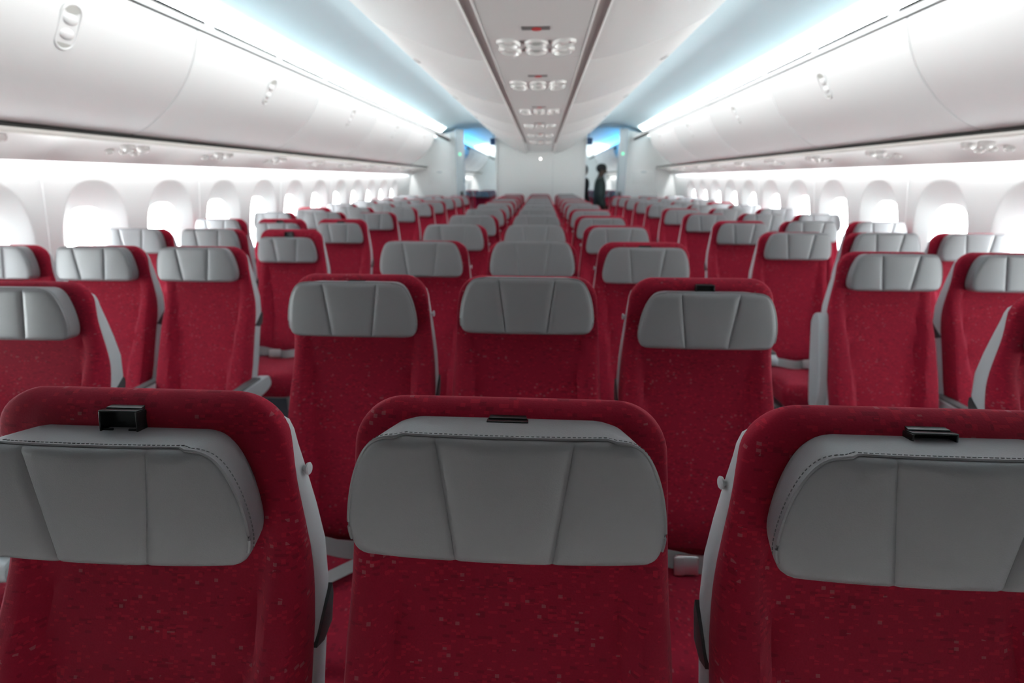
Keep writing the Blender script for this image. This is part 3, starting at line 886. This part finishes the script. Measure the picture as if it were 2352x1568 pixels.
# ------------------------------------------------------------------ people
def human(loc, face, label, top_mat, leg_mat, walk, hgt, shirt):
    root = empty('person', loc, face)          # local +Y is where the person faces
    k = hgt / 1.75
    def skin_obj(name, V, Ed, Rd, m, parent, sub=2):
        me = bpy.data.meshes.new(name); me.from_pydata([tuple(c * k for c in v) for v in V], Ed, [])
        o = bpy.data.objects.new(name, me); COL.objects.link(o); o.parent = parent
        sk = o.modifiers.new('skin', 'SKIN'); sk.use_smooth_shade = True
        ss = o.modifiers.new('sub', 'SUBSURF'); ss.levels = sub; ss.render_levels = sub
        for i, r in enumerate(Rd):
            r = r if isinstance(r, tuple) else (r, r)
            me.skin_vertices[0].data[i].radius = (r[0] * k, r[1] * k)
        me.skin_vertices[0].data[0].use_root = True
        me.materials.append(m); return o
    w = walk
    V = [(0, 0, .95), (0, 0, 1.08), (0, .01, 1.25), (0, .0, 1.40), (0, .0, 1.49), (0, .02, 1.555), (0, .03, 1.63), (0, .025, 1.70)]
    Ed = [(i, i + 1) for i in range(7)]
    Rd = [(.155, .11), (.15, .10), (.165, .11), (.15, .10), (.06, .06), (.055, .058), (.072, .090), (.055, .07)]
    # face: nose and chin grow from the head
    def add(v, r, par):
        V.append(v); Rd.append(r); Ed.append((par, len(V) - 1)); return len(V) - 1
    add((0, .125, 1.605), .013, 6); 
    for s in (-1, 1):
        a = add((s * .17, 0, 1.43), .062, 3); b = add((s * .215, -.02 + w * s * .04, 1.15), .045, a)
        c = add((s * .21, .07 + w * s * .10, .93), .032, b); h = add((s * .205, .095 + w * s * .11, .86), (.022, .036), c)
        for q in range(4):
            f1 = add((s * (.196 + .003 * q), .075 + .018 * q + w * s * .12, .805), .0095, h)
            add((s * (.188 + .003 * q), .085 + .017 * q + w * s * .12, .772 - .006 * (1.5 - abs(q - 1.3))), .008, f1)
        t = add((s * .185, .125 + w * s * .11, .835), .011, h); add((s * .175, .140 + w * s * .12, .805), .009, t)
        l = add((s * .095, 0, .90), .092, 0); kn = add((s * .10, .03 + w * s * .12, .50), .062, l)
        an = add((s * .10, -.02 + w * s * .10, .10), .040, kn); to = add((s * .105, .10 + w * s * .10, .04), (.042, .034), an)
        add((s * .105, .17 + w * s * .10, .035), (.035, .026), to)
    body = skin_obj('body', V, Ed, Rd, M['skin'], root)
    fc = MB()
    for s in (-1, 1):
        fc.ellipsoid((s * .028 * k, .106 * k, 1.632 * k), (.011 * k, .008 * k, .007 * k), 10, 6)
        fc.ellipsoid((s * .074 * k, .020 * k, 1.615 * k), (.012 * k, .020 * k, .030 * k), 10, 6)
    fc.ellipsoid((0, .108 * k, 1.572 * k), (.022 * k, .010 * k, .007 * k), 10, 6)
    fc.build('face', M['skin'], root)
    hm = MB(); rings = []
    hr_ = MB().ellipsoid((0, .015 * k, 1.665 * k), (.083 * k, .103 * k, .090 * k), 24, 14)
    hr_.v = [(x, y, max(z, (1.585 + .55 * max(0, y / k - .0)) * k)) for x, y, z in hr_.v]
    hr_.build('hair', M['hair'], root)
    # jacket: torso and sleeves a little larger than the body
    V2 = [(0, 0, .83), (0, 0, .95), (0, 0, 1.08), (0, .01, 1.25), (0, 0, 1.40), (0, 0, 1.47)]; E2 = [(i, i + 1) for i in range(5)]
    R2 = [(.185, .135), (.18, .13), (.172, .122), (.186, .128), (.17, .118), (.08, .08)]
    for s in (-1, 1):
        V2 += [(s * .175, 0, 1.425), (s * .222, -.02 + w * s * .04, 1.15), (s * .217, .065 + w * s * .10, .945)]; n = len(V2)
        E2 += [(4, n - 3), (n - 3, n - 2), (n - 2, n - 1)]; R2 += [.078, .062, .048]
    skin_obj('jacket', V2, E2, R2, top_mat, root)
    V3 = [(0, 0, .95)]; E3 = []; R3 = [(.165, .122)]
    for s in (-1, 1):
        V3 += [(s * .095, 0, .88), (s * .10, .03 + w * s * .12, .50), (s * .10, -.02 + w * s * .10, .10)]; n = len(V3)
        E3 += [(0, n - 3), (n - 3, n - 2), (n - 2, n - 1)]; R3 += [.102, .076, .060]
    skin_obj('trousers', V3, E3, R3, leg_mat, root)
    for s in (-1, 1):
        sh = MB().ellipsoid((s * .105 * k, (.075 + w * s * .10) * k, .045 * k), (.050 * k, .135 * k, .045 * k), 18, 10)
        sh.v = [(x, y, max(z, .002)) for x, y, z in sh.v]
        sh.build('shoe', M['shoe'], root)
    cl_ = MB().tube([((.058 * math.cos(a)) * k, (.012 + .058 * math.sin(a)) * k, (1.495 - .012 * math.sin(a)) * k) for a in [q * 2 * PI / 20 for q in range(21)]], .014 * k, 8)
    cl_.build('collar', shirt, root)
    tag(root, label, 'person')
    return root
human((1.20, Y_END + .42, FZ), -PI / 2, 'person in a dark green jacket standing sideways in the right aisle', M['jacket'], M['trousers'], .3, 1.78, M['jacket'])
human((.895, Y_END + 1.05, FZ), -PI / 2 + .3, 'person in black half hidden behind the centre partition edge', M['suit'], M['trousers'], .3, 1.78, M['shirt'])

# ------------------------------------------------------------------ light
w = bpy.data.worlds.new('overcast_sky'); sc.world = w; w.use_nodes = True
nt = w.node_tree; bg = nt.nodes['Background']; bg.inputs[1].default_value = K_SKY
tcw = nt.nodes.new('ShaderNodeTexCoord'); sep = nt.nodes.new('ShaderNodeSeparateXYZ'); rmp = nt.nodes.new('ShaderNodeValToRGB'); mr = nt.nodes.new('ShaderNodeMapRange')
mr.inputs['From Min'].default_value = -1; mr.inputs['From Max'].default_value = 1
nt.links.new(tcw.outputs['Generated'], sep.inputs[0]); nt.links.new(sep.outputs['Z'], mr.inputs['Value']); nt.links.new(mr.outputs[0], rmp.inputs['Fac']); nt.links.new(rmp.outputs['Color'], bg.inputs['Color'])
cr = rmp.color_ramp; cr.elements[0].position = .46; cr.elements[0].color = (.95, .97, .95, 1)      # sunlit apron
cr.elements[1].position = .54; cr.elements[1].color = (.36, .41, .45, 1)                           # sky

def strip(name, x, z, ya, yb, width, aim, col, radiance):
    d = bpy.data.lights.new(name, 'AREA'); d.shape = 'RECTANGLE'; d.size = width; d.size_y = yb - ya
    d.energy = radiance * PI * width * (yb - ya); d.color = col
    o = bpy.data.objects.new(name, d); COL.objects.link(o)
    v = Vector(aim).normalized(); yv = Vector((0, 1, 0)); xv = yv.cross(-v)
    o.matrix_world = Matrix.Translation((x, (ya + yb) / 2, z)) @ Matrix((xv, yv, -v)).transposed().to_4x4()
    return o
for s in (-1, 1):
    strip('cove_light', s * 1.84, 2.17, .8, 9.90, .05, (s * .8, 0, 1), (1, .985, .96), K_COVE).data.spread = 2.1
    strip('bin_wash_light', s * .795, 2.222, .8, 9.86, .035, (s * 1, 0, -.35), (1, .98, .95), K_WASH).data.spread = 1.95
    strip('sidewall_light', s * 2.515, 1.548, .5, 9.8, .02, (s * .25, 0, -1), (.94, .985, 1), K_WALL)
    strip('cove_light', s * 1.86, 2.165, 15.0, 18.8, .05, (-s * .55, 0, 1), (1, .98, .96), 45)
    strip('door_cove_light', s * 1.86, 2.165, 9.98, 14.9, .05, (-s * .35, 0, 1), (.07, .50, 1), 26)
    strip('sidewall_light', s * 2.515, 1.548, 12.5, 18.8, .02, (s * .25, 0, -1), (1, .99, .97), 80)

sc.view_settings.view_transform = 'Standard'
try: sc.view_settings.look = 'None'
except Exception: pass
sc.view_settings.gamma = 1; sc.view_settings.use_curve_mapping = False
sc.view_settings.exposure = K_EXP
cy = sc.cycles
cy.use_denoising = True; cy.use_adaptive_sampling = True; cy.adaptive_threshold = .02
try: cy.denoiser = 'OPENIMAGEDENOISE'
except Exception: pass
cy.max_bounces = 8; cy.diffuse_bounces = 5; cy.glossy_bounces = 3; cy.transparent_max_bounces = 6; cy.transmission_bounces = 3
cy.caustics_reflective = False; cy.caustics_refractive = False; cy.sample_clamp_indirect = 6
